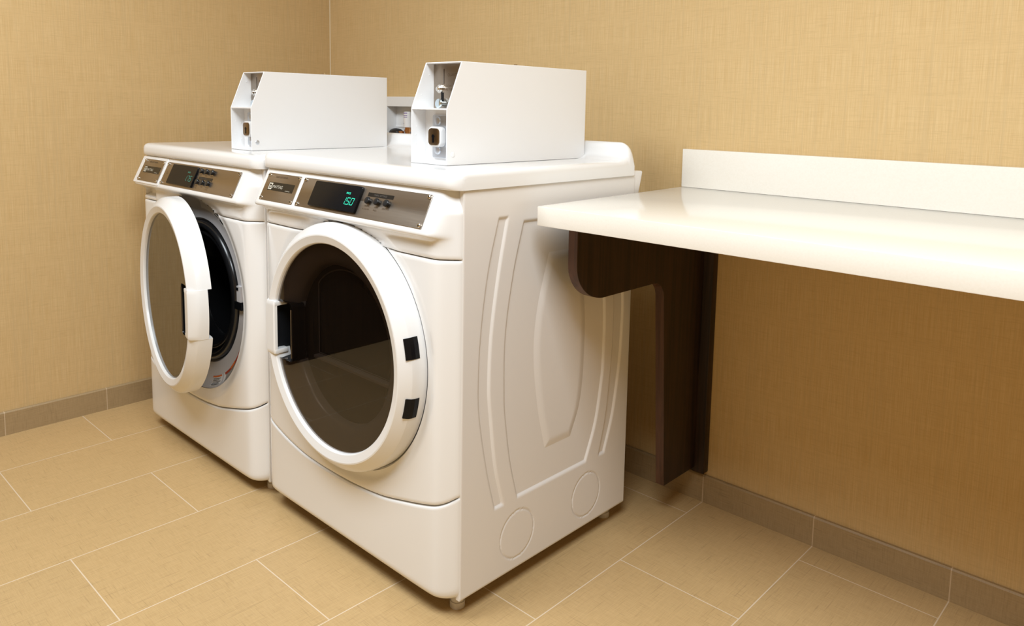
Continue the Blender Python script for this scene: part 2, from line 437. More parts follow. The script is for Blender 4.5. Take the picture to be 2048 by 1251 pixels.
def arcband(r0, r1, a0, a1, yf, n, mi, c):
    m_ = max(1, int((r1-r0)/.0025)); V = []; Fs = []
    for i in range(n+1):
        a = math.radians(a0+(a1-a0)*i/n)
        for j in range(m_+1):
            r = r0+(r1-r0)*j/m_; V.append((c[0]+r*math.cos(a), yf(r), c[1]+r*math.sin(a)))
    k = m_+1
    Fs = [(i*k+j, i*k+j+1, (i+1)*k+j+1, (i+1)*k+j) for i in range(n) for j in range(m_)]
    return V, Fs, [mi]*len(Fs)

def make_machine(name, loc, label, cat, washer):
    global ORG
    root = empty(name, loc, label, cat, None)
    ORG = Vector((0, -.53, 0))
    dz = .008 if washer else 0
    lwz = lambda z: z-dz
    xf = (lambda v: Vector((v.x, v.y, v.z-dz))) if washer else None
    sh = lambda o: o
    # cabinet shell ---------------------------------------------------------
    V, Fs, I = boxg(-HW, HW-.004, -.812, -.236, .046, .905); Fs = [f for f in Fs if f != (0, 4, 5, 1)]
    cab = mk('cabinet', V, Fs, 'enamel_side', root, xf=xf)
    # right side panel with pressed ribs ------------------------------------
    zl = [.214, .303, .421, .485, .602, .732, .844]
    L1 = [-.723, -.747, -.770, -.775, -.770, -.751, -.721]; R1 = [-.690, -.714, -.731, -.737, -.732, -.712, -.688]
    zc = [.208, .299, .398, .444, .586, .721, .83]
    CL = [-.650, -.675, -.692, -.697, -.697, -.675, -.645]; CR = [-.400, -.362, -.342, -.337, -.338, -.36, -.392]
    L2 = [-.351, -.327, -.312, -.307, -.307, -.325, -.352]; R2 = [-.322, -.291, -.270, -.264, -.263, -.288, -.320]
    def hgt(y, z):
        h = 0
        s = min(y-interp(zl, L1, z), interp(zl, R1, z)-y, z-.207, .845-z); h -= .0048*sst(0, .009, s)
        s = min(y-interp(zl, L2, z), interp(zl, R2, z)-y, z-.207, .845-z); h -= .0048*sst(0, .009, s)
        s = min(y-interp(zc, CL, z), interp(zc, CR, z)-y, z-.208, .832-z); h -= .0050*sst(0, .010, s)
        il = interp([.29, .4, .525, .628, .747], [-.563, -.592, -.609, -.60, -.565], z); ir = interp([.29, .371, .5, .628, .747], [-.452, -.417, -.405, -.412, -.45], z)
        s = min(y-il, ir-y, z-.283, .76-z); h += .0042*sst(0, .032, s)
        for (cy_, cz_) in ((-.645, .124), (-.396, .124)):
            r = math.hypot(y-cy_, z-cz_); h -= .0016*(1-sst(.0006, .0022, abs(r-.0545)))
        return h
    if not washer:
        ny, nz = 300, 300; y0, y1, z0, z1 = -.819, -.231, .044, .9065
        ys = [y0+(y1-y0)*i/ny for i in range(ny+1)]; zs = [z0+(z1-z0)*i/nz for i in range(nz+1)]
        V = [(HW+hgt(y, z)-(.0015 if (j in (0, nz) or i in (0, ny)) else 0), y, z) for j, z in enumerate(zs) for i, y in enumerate(ys)]
        n = ny+1; Fs = [(j*n+i, j*n+i+1, (j+1)*n+i+1, (j+1)*n+i) for j in range(nz) for i in range(ny)]
        bd = list(range(n))+[j*n+ny for j in range(1, nz+1)]+[nz*n+i for i in range(ny-1, -1, -1)]+[j*n for j in range(nz-1, 0, -1)]
        s0 = len(V); V += [(HW-.012, V[b_][1], V[b_][2]) for b_ in bd]
        Fs += [(bd[k], bd[(k+1) % len(bd)], s0+(k+1) % len(bd), s0+k) for k in range(len(bd))]
        mk('side_panel', V, Fs, 'enamel_side', root, smooth=True, auto=.9)
    else:
        box('side_panel', HW-.012, HW, -.819, -.231, .046, .9065, 'enamel_side', root, bevel=.0015, xf=xf)
    # flared rear strip -----------------------------------------------------
    V, Fs, I = prism([(-.236, .80), (-.228, .80), (-.198, .912), (-.202, .916), (-.240, .916)], 0, -HW+.02, HW-.002)
    mk('rear_panel', V, Fs, 'enamel_side', root, bevel=.0012, xf=xf)
    # front panels ----------------------------------------------------------
    H = .5
    rows = edge_rows(95, H=H)
    def PF(x, t):
        a, b_ = splitbot(x)+.0016, .7655
        zz = a+(b_-a)*t; y = yplan(x)+edip(t, b_-a)
        y += .007*(1-sst(.290, .320, math.hypot(x-DC[0], zz-DC[1])))
        return x, y, zz
    fp = gridpanel('front_panel', 150, rows, PF, 'enamel', root, hole=(DC[0], DC[1], RH))
    rows = [0, .01, .03, .06, .10]+[.10+.9*i/24 for i in range(1, 24)]+[1-.004/.2, 1-.0012/.2, 1]
    def PT(x, t):
        r = .028; ex = max(0, abs(x)-(HW-r))
        zb = .045+(r-math.sqrt(max(0, r*r-ex*ex)))*.55; a, b_ = zb, splitbot(x)-.0016
        zz = a+(b_-a)*t; d = (b_-zz); hb = (zz-a)
        y = yplan(x)+(.004 if t == 1 else .0015 if t > .99 else 0)
        rb = .018
        if hb < rb: y += rb-math.sqrt(rb*rb-(rb-hb)**2)
        return x, y, zz
    tp = gridpanel('toe_panel', 120, rows, PT, 'enamel', root)
    co = build_console(root, washer)
    if washer:
        for o in (fp, tp, co):
            for v in o.data.vertices: v.co.z -= dz
    # console fittings, all children of the console ---------------------------
    co_parts = []
    X = lambda x: x-CX
    bx0, bx1, px0, px1 = (X(-.196), X(-.046), X(-.030), X(.430)) if washer else (X(-.198), X(-.044), X(-.030), X(.437))
    if washer:   # dispenser drawer front carrying the badge
        co_parts.append(plate('dispenser_drawer', -HW+.012, X(-.037), .004, .0945, 'enamel', co, off=0, th=.0028, rad=.006, bev=.0012))
    o1 = .0028 if washer else 0
    v0, v1 = .0135, .0865
    co_parts.append(plate('badge_plate', bx0, bx1, v0, v1, 'steel', co, off=o1))
    co_parts.append(plate('control_plate', px0, px1, v0, v1, 'steel', co))
    for x in (bx0+.007, bx1-.007):
        for v in (v0+.006, v1-.006): co_parts.append(screwp(x, v, co, off=.0016+o1))
    for x in (px0+.008, px1-.007):
        for v in (v0+.006, v1-.006): co_parts.append(screwp(x, v, co))
    tn = 'HEAVY DUTY WASHER' if washer else 'HEAVY DUTY DRYER'
    co_parts.append(plate('badge_label', bx0+.020, bx0+.138, .037, .059, 'black_label', co, off=o1+.0018, th=.0003, rad=.0008, bev=0))
    oo = o1+.0026
    lx = bx0+.023
    fr = join(*[([slant(lx+a, .0395+b_, oo) for a, b_ in q], [(0, 1, 2, 3)], [0]) for q in (
        ((0, 0), (.0165, 0), (.0165, .0028), (0, .0028)), ((0, .0142), (.0165, .0142), (.0165, .017), (0, .017)),
        ((0, .0028), (.0028, .0028), (.0028, .0142), (0, .0142)), ((.0137, .0028), (.0165, .0028), (.0165, .0142), (.0137, .0142)))])
    tx = join(fr, stext('M', lx+.0046, .0524, .0095, off=oo, bold=True), stext('MAYTAG', lx+.0195, .0522, .0115, off=oo),
              stext(tn, bx0+.040, .0245, .0058, off=oo, mi=1, bold=True), stext('COMMERCIAL', bx0+.105, .0570, .0034, off=oo, mi=0))
    co_parts.append(mk('badge_lettering', tx[0], tx[1], ['pale_ink', 'ink'], co, idx=tx[2]))
    dx0, dx1 = (X(.022), X(.188)) if washer else (X(.030), X(.214))
    co_parts.append(plate('display_window', dx0, dx1, .0185, .0805, 'black', co, off=.0018, th=.0060, rad=.004, bev=.0010))
    co_parts.append(digits('1.75' if washer else '1.50', dx1-.046, .0475, co, 'digit_dim' if washer else 'digit_green', .0081))
    ltxt = []
    if washer:
        kx = [X(.212), X(.244), X(.278)]
        for x in kx:
            co_parts.append(knob(x, .0275, co)); co_parts.append(knob(x, .0605, co))
        lab = plate('button_label', kx[0]-.008, kx[2]+.010, .0435, .0525, 'black_label', co, off=.0018, th=.0003, rad=.0005, bev=0)
        for x, a, b_ in zip(kx, ('HOT', 'WARM', 'BRIGHT'), (('PERM', 'PRESS'), ('COLD', ''), ('DELICATE', '& KNITS'))):
            ltxt += [stext(a, x-.002, .0405, .0042, 'CENTER', off=.0021), stext(b_[0], x-.003, .0740, .0042, 'CENTER', off=.0021)]
            if b_[1]: ltxt.append(stext(b_[1], x-.003, .0795, .0042, 'CENTER', off=.0021))
        ltxt.append(stext('FABRIC SETTINGS', kx[0], .0498, .0052, off=.0023, mi=1))
        ltxt.append(stext('LID\nLOCK', X(-.013), .047, .0045, off=.0021))
    else:
        kx = [X(.245), X(.277), X(.310)]
        for x in kx: co_parts.append(knob(x, .0470, co))
        lab = plate('button_label', kx[0]-.012, kx[2]+.012, .0275, .0365, 'black_label', co, off=.0018, th=.0003, rad=.0005, bev=0)
        for x, b_ in zip(kx, (('WHITES', '& COLORS'), ('PERM', 'PRESS'), ('DELICATES', ''))):
            ltxt.append(stext(b_[0], x-.001, .0605, .0050, 'CENTER', off=.0021))
            if b_[1]: ltxt.append(stext(b_[1], x-.002, .0670, .0050, 'CENTER', off=.0021))
        ltxt.append(stext('FABRIC SETTINGS', (kx[0]+kx[2])/2, .0338, .0056, 'CENTER', off=.0023, mi=1))
    co_parts.append(lab)
    for tx in ltxt: co_parts.append(mk('button_lettering', tx[0], tx[1], ['ink', 'seam'], co, idx=tx[2]))
    if washer:
        for o in co_parts:
            for v in o.data.vertices: v.co.z -= dz
    # dish behind the door ----------------------------------------------------
    DX, DZ = DC[0], DC[1]-dz
    dprof = [(RH+.003, -.845), (RH-.0005, -.8490), (.2845, -.846), (.276, -.835), (.262, -.828), (.235, -.824), (.216, -.824), (.210, -.818), (.208, -.79)]
    V, Fs, I = lathe(dprof, 128, (DX, DZ))
    mk('door_recess', V, Fs, 'plastic_white' if not washer else 'dish_grey', root, smooth=True)
    if washer:
        gp = [(.209, -.79), (.209, -.824), (.205, -.832), (.197, -.836), (.189, -.832), (.185, -.822), (.180, -.818), (.176, -.824), (.170, -.826), (.163, -.818), (.160, -.79), (.168, -.77), (.16, -.75)]
        V, Fs, I = lathe(gp, 128, (DX, DZ)); mk('door_gasket', V, Fs, 'rubber', root, smooth=True, auto=1.2)
        V, Fs, I = lathe([(.165, -.76), (.205, -.75), (.21, -.70), (.21, -.45), (.19, -.42), (.02, -.41), (.001, -.41)], 64, (DX, DZ))
        for k in range(3):
            a = math.radians(30+120*k)
            V2, F2, I2 = prism([(.16, -.02), (.207, -.045), (.207, .045), (.16, .02)], 1, -.72, -.44)
            V2 = [(DX+v[0]*math.cos(a)-v[2]*math.sin(a), v[1], DZ+v[0]*math.sin(a)+v[2]*math.cos(a)) for v in V2]
            V, Fs, I = join((V, Fs, I), (V2, F2, I2))
        mk('drum', V, Fs, 'drum', root, smooth=True)
        # latch catch on the right of the recess
        V, Fs, I = join(boxg(DX+.216, DX+.238, -.832, -.820, DZ+.006, DZ+.050, 0), boxg(DX+.206, DX+.244, -.834, -.818, DZ-.016, DZ+.004, 1), boxg(DX+.217, DX+.226, -.8335, -.830, DZ+.038, DZ+.046, 1))
        mk('latch_catch', V, Fs, ['dish_grey', 'black'], root, idx=I)
        # labels
        ys = lambda r: (lambda X_, Y_: next(Y_[i]+(Y_[i+1]-Y_[i])*(r-X_[i])/(X_[i+1]-X_[i]) for i in range(len(X_)-1) if r <= X_[i+1]))([.216, .235, .262, .276, .2845, .290], [-.824, -.824, -.828, -.835, -.846, -.850])-.0008
        yl = lambda k: (lambda r: ys(r)-k*.0006)
        parts = [arcband(.256, .2825, -78, -64, yl(0), 14, 0, (DX, DZ)), arcband(.256, .2605, -78, -65, yl(1), 14, 1, (DX, DZ)),
                 arcband(.256, .2825, -62, -30, yl(0), 30, 0, (DX, DZ)), arcband(.256, .2625, -60, -24, yl(1), 34, 2, (DX, DZ)), arcband(.2555, .2625, -50, -42, yl(2), 8, 1, (DX, DZ))]
        for k, r in enumerate((.264, .268, .272, .2755, .279)):
            parts.append(arcband(r, r+.0012, -77, -66-2*(k % 2), yl(2), 12, 3, (DX, DZ)))
            parts.append(arcband(r, r+.0014, -58, -38-2*(k % 3), yl(2), 20, 3, (DX, DZ)))
        V, Fs, I = join(*parts); o = mk('warning_label', V, Fs, ['label_white', 'label_orange', 'label_red', 'text_black'], root, idx=I)
        o['label'] = 'white warning label with orange and dark red header'
        parts = [arcband(.246, .2815, 55, 90, yl(0), 30, 2, (DX, DZ))]
        for r0, r1, a0, a1 in ((.269, .276, 64, 71), (.258, .266, 64, 72), (.262, .264, 76, 80), (.270, .2725, 74, 80), (.274, .276, 82, 87), (.269, .271, 82, 87), (.250, .256, 57, 62), (.262, .264, 56, 61), (.267, .269, 57, 61), (.250, .2525, 64, 70)):
            parts.append(arcband(r0, r1, a0, a1, yl(2), 8, 1, (DX, DZ)))
        V, Fs, I = join(*parts); mk('data_label', V, Fs, ['dish_grey', 'text_black', 'label_white'], root, idx=I)
    else:
        V, Fs, I = lathe([(.20, -.822), (.20, -.78), (.001, -.78)], 48, (DX, DZ)); mk('drum', V, Fs, 'drum', root, smooth=True)
    # door --------------------------------------------------------------------
    side = 1 if washer else -1      # handle side
    ang = math.radians(8.4) if washer else 0
    hx = -side*.283
    piv = Vector((DX+hx, -.862, DZ))
    def D(v):    # door local (u, y, w) about centre with y absolute closed -> world-ish
        p_ = Vector((v[0]-hx, v[1]+.862, v[2]))
        c, s = math.cos(-ang), math.sin(-ang)
        return piv+Vector((p_.x*c-p_.y*s, p_.x*s+p_.y*c, p_.z))
    gap0, gap1 = (math.radians(-13.6), math.radians(13.6))
    mid = 0 if side > 0 else math.pi
    rp = [(.2365, -.890), (.2375, -.8965), (.2395, -.899), (.256, -.9035), (.259, -.9030), (.2765, -.889), (.2805, -.884), (.2828, -.877), (.2832, -.868), (.2834, -.8475), (.276, -.8470), (.262, -.8500), (.2365, -.8595)]
    V, Fs, I = lathe(rp, 150, (0, 0), closed=True, a0=mid+gap1, a1=mid+2*math.pi+gap0)
    m_ = len(rp); N = len(V)//m_
    Fs.append(tuple(range(m_))); Fs.append(tuple(range((N-1)*m_, N*m_))[::-1]); I += [0, 0]
    door = mk('door', V, Fs, 'plastic_white', root, smooth=True, auto=.33, xf=D)
    # hinge slots in the rim
    if not washer:
        for za, zb in ((.038, .082), (-.090, -.046)):
            pts = []
            a0, a1 = math.asin(za/.2838), math.asin(zb/.2838)
            prof = [(.2742, -.8946), (.2762, -.8940), (.2822, -.8846), (.2842, -.8765), (.2842, -.8655), (.276, -.8655)]
            V, Fs, I = lathe(prof, 6, (0, 0), closed=True, a0=a0, a1=a1)
            Fs += [tuple(range(6)), tuple(range(36, 42))[::-1]]
            mk('hinge_slot', V, Fs, 'black', door, xf=D)
    else:
        # hinge knuckle seen behind the left rim
        box('door_hinge', -.292, -.262, -.868, -.846, -.09, .09, 'plastic_white', door, bevel=.003, xf=D)
    # glass with a notch for the handle pocket
    R = .2368; nx0 = .152 if washer else .168   # notch inner edge, top, bottom
    zt, zb = (.066, -.076)
    aT, aB = math.asin(zt/R), math.asin(zb/R)
    P = []
    for i in range(121):
        a = aT+(2*math.pi+aB-aT)*i/120; P.append((R*math.cos(a), R*math.sin(a)))
    rr = .012
    for a in range(0, 91, 15):
        t = math.radians(270-a); P.append((nx0+rr+rr*math.cos(t), zb+rr+rr*math.sin(t)))
    for a in range(0, 91, 15):
        t = math.radians(180-a); P.append((nx0+rr+rr*math.cos(t), zt-rr+rr*math.sin(t)))
    P = [(side*u, w_) for u, w_ in P]
    V, Fs, I = prism(P, 1, -.8915, -.8885)
    gl = mk('door_glass', V, Fs, 'mirror_glass' if washer else 'door_glass', door, xf=D)
    # dark bowl behind glass
    if not washer:
        V, Fs, I = lathe([(.2368, -.8875), (.226, -.886), (.215, -.882), (.200, -.875), (.188, -.868), (.184, -.862), (.184, -.846)], 180, (0, 0))
        Fs = [f for f in Fs if not (side*sum(V[i][0] for i in f)/4 > nx0+.001 and zb < sum(V[i][2] for i in f)/4 < zt)]
        mk('inner_bowl', V, Fs, 'door_dark', door, smooth=True, xf=D)
        # inner window: disc pan with a shelf line (chord) and raised rim
        pan = lathe([(.186, -.846), (.15, -.843), (.001, -.843)], 64, (0, 0))
        Q = []
        zc_ = -.050
        a0 = math.asin(zc_/.176); 
        for i in range(49):
            a = a0+(math.pi-2*a0)*i/48; u, w_ = .172*math.cos(a), .172*math.sin(a)
            Q.append((max(u, -.118), w_))
        rim = []
        n = len(Q)
        rv = [(q[0], -.8465, q[1]) for q in Q]+[(q[0]*.975, -.8465, (q[1]-.04)*.975+.04) for q in Q]
        rf = [(i, (i+1) % n, n+(i+1) % n, n+i) for i in range(n)]
        V, Fs, I = join(pan, (rv, rf, [1]*n)); mk('inner_window', V, Fs, ['door_inner', 'door_dark'], door, idx=I, xf=D)
        V, Fs, I = prism([(-.118, -.0575), (.172, -.0575), (.172, -.050), (-.118, -.050)], 1, -.862, -.8455)
        mk('inner_ledge', V, Fs, 'door_dark', door, bevel=.002, xf=D)
    else:
        V, Fs, I = lathe([(.2368, -.8875), (.215, -.880), (.19, -.868), (.18, -.86), (.14, -.857), (.001, -.857)], 64, (0, 0))
        mk('inner_bowl', V, Fs, 'door_dark', door, smooth=True, xf=D)
        V, Fs, I = lathe([(.262, -.8540), (.255, -.848), (.19, -.846), (.165, -.84), (.15, -.82), (.12, -.812), (.001, -.81)], 64, (0, 0))
        mk('inner_frame', V, Fs, 'rubber', door, smooth=True, xf=D)
    # pocket
    ux = lambda a, b_: (a, b_) if side > 0 else (-b_, -a)
    a, b_ = ux(nx0+.0005, .2368)
    Pk = rrect(a-.004, b_+.002, zb-.002, zt+.002, .011, 6); n = len(Pk)
    V = [(u, -.8895, w_) for u, w_ in Pk]+[(u*.985, -.855, w_*.96) for u, w_ in Pk]
    Fs = [(i, (i+1) % n, n+(i+1) % n, n+i) for i in range(n)]+[tuple(range(n, 2*n))]
    mk('handle_pocket', V, Fs, 'pocket_black', door, smooth=True, xf=D)
    # thin rim line round the pocket (inner vertical edge)
    e0 = side*(nx0+.0012); 
    V, Fs, I = boxg(min(e0, e0-side*.0016), max(e0, e0-side*.0016), -.8925, -.889, zb+.010, zt-.012)
    mk('pocket_trim', V, Fs, 'steel', door, xf=D)
    # handle grip : curved plate bridging the gap in the ring with two return arms
    gw = math.radians(13.45)
    hp = [(.2130, -.897), (.2145, -.9030), (.2190, -.9055), (.2565, -.9065), (.2610, -.9045), (.2770, -.8905), (.2825, -.884), (.2843, -.876), (.2843, -.858), (.2600, -.858), (.2580, -.8960), (.222, -.897)]
    V = []; Fs = []; mH = len(hp); NH = 24
    for i in range(NH+1):
        t = -1+2*i/NH; wz = t*.0665
        for r, y in hp:
            # keep the outer edge on the ring circle and the inner edge straight
            k = (r-.213)/(.284-.213)
            u = (.232 if washer else .222)*(1-k)+math.sqrt(max(0, .284**2-wz**2))*k
            ee = max(0, abs(t)-.94)/.06
            V.append((side*u, y+ee*.0022*(1 if y < -.88 else 0), wz))
    for i in range(NH):
        for k in range(mH):
            l = (k+1) % mH; Fs.append((i*mH+k, i*mH+l, (i+1)*mH+l, (i+1)*mH+k))
    Fs += [tuple(range(mH)), tuple(range(NH*mH, (NH+1)*mH))[::-1]]
    mk('door_handle', V, Fs, 'plastic_white', door, smooth=True, auto=.5, xf=D)
    for s in (1, -1):
        a, b_ = ux(.2215, .262)
        z0, z1 = (.0545, .0660) if s > 0 else (-.0660, -.0545)
        box('handle_arm', a, b_, -.9035, -.868, z0, z1, 'plastic_white', door, bevel=.003, xf=D)
    # lid -----------------------------------------------------------------------
    LW = .3738
    prof = [(-.243, .9065), (-.243, .930), (-.2435, .960), (-.2450, .976), (-.2490, .9855), (-.2545, .9880), (-.2600, .9865), (-.2640, .9810), (-.2665, .9720), (-.2690, .9630),
            (-.2735, .9545), (-.2810, .9485), (-.2910, .9448), (-.3050, .9432), (-.40, .9430)]
    prof += [(-.40-(.40)*i/16, .9430) for i in range(1, 17)]
    prof += [(-.815, .9430), (-.828, .9425), (-.837, .9400), (-.8425, .9350), (-.8450, .9280), (-.8455, .9180), (-.8450, .9095), (-.8425, .9060)]
    xs = [LW, LW-.0012, LW-.004, LW-.009, LW-.015, LW-.022, LW-.030, LW-.038, LW-.047, LW-.06]
    ins = [.0125, .0080, .0040, .0012, 0, 0, 0, 0, 0, 0]
    xs = [(-a, d) for a, d in zip(xs, ins)]+[(-LW+.06+(2*LW-.12)*i/30, 0) for i in range(1, 30)]+[(a, d) for a, d in zip(reversed(xs), reversed(ins))]
    V = []; m_ = len(prof)
    for x, d in xs:
        c = abs(x)-(LW-.034); rc = .034
        for i, (y, z) in enumerate(prof):
            yy, zz = y, z
            if y < -.80: 
                cc = max(0, c); yy = y+(rc-math.sqrt(max(0, rc*rc-cc*cc)))*.9*sst(-.80, -.84, -abs(y)) if False else y+(rc-math.sqrt(max(0, rc*rc-min(cc, rc*.999)**2)))*.8*((-.80-y)/.045)
            if z > .93: 
                zz = z-d
                if y > -.30:   # round the upper corner of the splash back
                    e = max(0, abs(x)-(LW-.038)); zz -= .040*(1-math.sqrt(max(0, 1-(e/.0385)**2)))*sst(.94, .98, z)
            V.append((x, yy, zz))
    Fs = [(i*m_+k, i*m_+k+1, (i+1)*m_+k+1, (i+1)*m_+k) for i in range(len(xs)-1) for k in range(m_-1)]
    Fs += [((i)*m_, (i+1)*m_, (i+1)*m_+m_-1, i*m_+m_-1) for i in range(len(xs)-1)]
    n = len(xs); Fs += [tuple(range(m_)), tuple(range((n-1)*m_, n*m_))[::-1]]
    mk('top_lid', V, Fs, 'enamel', root, smooth=True, auto=1.0, xf=xf)
    # feet ----------------------------------------------------------------------
    for x in (-.326, .326):
        for y in (-.785, -.262):
            fp_ = join(cyl((x, y, 0), (0, 0, 1), .0165, .014, 28), cyl((x, y, .014), (0, 0, 1), .0145, .004, 28), cyl((x, y, .018), (0, 0, 1), .0158, .013, 28), cyl((x, y, .031), (0, 0, 1), .006, .016, 12))
            mk('foot', fp_[0], fp_[1], 'foot_grey', root, smooth=True, auto=.5)
    ORG = Vector((0, 0, 0))
    return root
make_machine('clothes_dryer', (CX, -.53, 0), 'white front-loading dryer beside the countertop, dark round door closed, display reading 1.50', 'dryer', False)
make_machine('washing_machine', (CX-.7500, -.541, 0), 'white front-loading washer near the left wall, round door ajar, display reading 1.75', 'washing machine', True)

# ------------------------------------------------------------------ coin boxes
def coin_box(loc, label):
    """origin = bottom front right corner ; local x to the left is negative"""
    global ORG
    W_, L_, H_, H1, S_ = .119, .474, .222, .120, .042
    root = empty('coin_box', Vector(loc)+Vector((-W_/2, L_/2, 0)), label, 'coin box', 'coin boxes on the machine lids')
    ORG = Vector((-W_/2, L_/2, 0))
    t = .0028
    outline = [(0, 0), (L_, 0), (L_, H_), (S_, H_), (0, H1)]
    parts = [prism(outline, 0, -t, 0), prism(outline, 0, -W_, -W_+t),
             boxg(-W_+t, -t, S_, L_, H_-t, H_), boxg(-W_+t, -t, L_-t, L_, 0, H_-t), boxg(-W_+t, -t, 0, L_-t, 0, t)]
    V, Fs, I = join(*parts); case = mk('casing', V, Fs, 'powder', root)
    bv = case.modifiers.new('b', 'BEVEL'); bv.width = .0012; bv.segments = 2; bv.limit_method = 'ANGLE'
    # divider between the coin slide and the cash vault
    V, Fs, I = join(boxg(-W_+t, -t, .001, .075, H1-.002, H1+.001)); mk('divider', V, Fs, 'powder', root)
    # vault door, set back in the lower bay
    V, Fs, I = join(boxg(-W_+t, -t, .040, .043, t, H1-.002)); vd = mk('vault_front', V, Fs, 'powder', root)
    V, Fs, I = prism(rrect(-.086, -.0032, .012, H1-.014, .003), 1, .0345, .040); lp = mk('lock_plate', V, Fs, 'zinc', vd, bevel=.0006, seg=1)
    for z in (.029, .093):
        V, Fs, I = cyl((-.068, .0345, z), (0, -1, 0), .010, .004, 24, dome=.003); mk('bolt_head', V, Fs, 'zinc', vd, smooth=True)
    V, Fs, I = prism(rrect(-.082, -.040, .037, .081, .012), 1, .018, .0345); mk('lock_collar', V, Fs, 'powder', vd, bevel=.003)
    V, Fs, I = prism(rrect(-.0785, -.0435, .0405, .0775, .009), 1, .0155, .019); mk('lock_cylinder', V, Fs, 'brass', vd, bevel=.001)
    kh = join(cyl((-.062, .0156, .060), (0, -1, 0), .0045, .0006, 16), boxg(-.0645, -.0595, .0149, .0156, .046, .060)); mk('keyhole', kh[0], kh[1], 'black', vd)
    # coin slide plate in the upper bay
    V, Fs, I = boxg(-W_+t, -t, .064, .0665, H1+.001, H_-t); sp = mk('slide_plate', V, Fs, 'steel', root)
    V, Fs, I = boxg(-.083, -.0815, .0632, .0642, H1+.055, H1+.088); mk('coin_groove', V, Fs, 'seam', sp)
    V, Fs, I = join(cyl((-.093, .064, H1+.044), (0, -1, 0), .0095, .004, 24), cyl((-.093, .060, H1+.044), (0, -1, 0), .0062, .007, 20, dome=.002))
    mk('coin_return_knob', V, Fs, 'chrome', sp, smooth=True, auto=.5)
    V, Fs, I = boxg(-.0905, -.083, .0630, .0641, H1+.012, H1+.036); mk('coin_slot', V, Fs, 'black', sp)
    V, Fs, I = join(cyl((-.087, .064, H1+.012), (0, -1, 0), .0055, .010, 16), cyl((-.087, .054, H1+.0115), (0, -1, .1), .0105, .0045, 24, dome=.002))
    mk('coin_chute', V, Fs, 'bluechrome', sp, smooth=True, auto=.5)
    tx = join(place(textmesh('QUARTERS', .0085, 'LEFT'), lambda a, b_: (-.070+a, .0638, H1+.072+b_)), place(textmesh('COIN\nRETURN', .0075, 'LEFT'), lambda a, b_: (-.076+a, .0638, H1+.048+b_)))
    mk('slide_lettering', tx[0], tx[1], 'ink', sp)
    # side screw near the bottom front, rivets inside, lock on top
    V, Fs, I = cyl((-.0002, .0180, .0230), (1, 0, 0), .0062, .0016, 24, dome=.001); mk('screw', V, Fs, 'zinc' if 'washer' in label else 'powder', case, smooth=True)
    for y, z in ((.012, .018), (.012, .042), (.012, .062), (.014, .080), (.030, .028), (.030, .075), (.030, .105), (.028, .150), (.050, .195)):
        V, Fs, I = cyl((-W_+t, y, z), (1, 0, 0), .0016, .0007, 10, dome=.0004); mk('rivet', V, Fs, 'powder', case, smooth=True)
    V, Fs, I = join(cyl((-.06, .275, H_), (0, 0, 1), .0085, .004, 20), cyl((-.06, .275, H_+.004), (0, 0, 1), .005, .003, 16)); mk('top_lock', V, Fs, 'chrome', root, smooth=True, auto=.5)
    ORG = Vector((0, 0, 0)); return root
coin_box((.373, -.750, .9435), 'white metal coin box bolted on top of the dryer, lock and steel slide visible')
coin_box((-.421, -.772, .9355), 'white metal coin box on top of the washer by the left wall')

# ------------------------------------------------------------------ outlet box on the wall between the coin boxes
ob = empty('wall_outlet_box', (-.655, 0, 1.0), 'white recessed utility box on the back wall between the two coin boxes', 'utility box')
ORG = Vector((-.655, 0, 1.0))
x0, x1, z0, z1 = -.745, -.55, .966, 1.066
V, Fs, I = join(boxg(-.80, -.50, -.050, -.046, z1, 1.102), boxg(-.80, -.50, -.050, -.046, .90, z0), boxg(-.80, x0, -.050, -.046, z0, z1), boxg(x1, -.50, -.050, -.046, z0, z1))
mk('face_frame', V, Fs, 'plastic_white', ob, bevel=.0006, seg=1)
V, Fs, I = join(boxg(x0-.003, x0, -.046, -.002, z0, z1), boxg(x1, x1+.003, -.046, -.002, z0, z1), boxg(x0, x1, -.046, -.002, z1, z1+.003), boxg(x0, x1, -.046, -.002, z0-.003, z0), boxg(x0, x1, -.005, -.002, z0, z1),
    boxg(x0, x1, -.0075, -.005, z0+.006, z0+.010), boxg(x0, x1, -.0075, -.005, z0+.022, z0+.026),
    boxg(-.80, -.797, -.046, 0, .90, 1.102), boxg(-.503, -.50, -.046, 0, .90, 1.102), boxg(-.797, -.503, -.046, 0, 1.099, 1.102), boxg(-.797, -.503, -.046, 0, .90, .903))
mk('box_shell', V, Fs, 'plastic_white', ob)
ORG = Vector((0, 0, 0))
ORG = Vector((-.650, -.028, z0))
va = empty('pipe_fitting', ORG, 'copper pipe fitting with a white printed label inside the wall utility box', 'pipe fitting')
V, Fs, I = join(cyl((-.650, -.028, z0), (0, 0, 1), .0095, .024, 20), cyl((-.650, -.028, z0+.008), (0, 0, 1), .012, .008, 6)); mk('copper_pipe', V, Fs, 'copper', va, smooth=True, auto=.5)
V, Fs, I = join(cyl((-.650, -.028, z0+.024), (0, 0, 1), .0145, .058, 28, dome=.003)); ab = mk('white_cylinder', V, Fs, 'label_white', va, smooth=True, auto=.8)
pl = []
for zz, h, c_ in ((.074, .004, 0), (.066, .003, 0), (.060, .0025, 0), (.036, .004, 1)):
    r_ = .0148; V = []; Fs = []
    for i in range(9):
        a = math.radians(-135+ (90*i/8)*(1 if c_ == 0 else .4)); V += [(-.650+r_*math.cos(a), -.028+r_*math.sin(a), z0+zz), (-.650+r_*math.cos(a), -.028+r_*math.sin(a), z0+zz+h)]
    Fs = [(2*i, 2*i+2, 2*i+3, 2*i+1) for i in range(8)]; pl.append((V, Fs, [0]*8))
V, Fs, I = join(*pl); mk('label_print', V, Fs, 'lilac', ab)
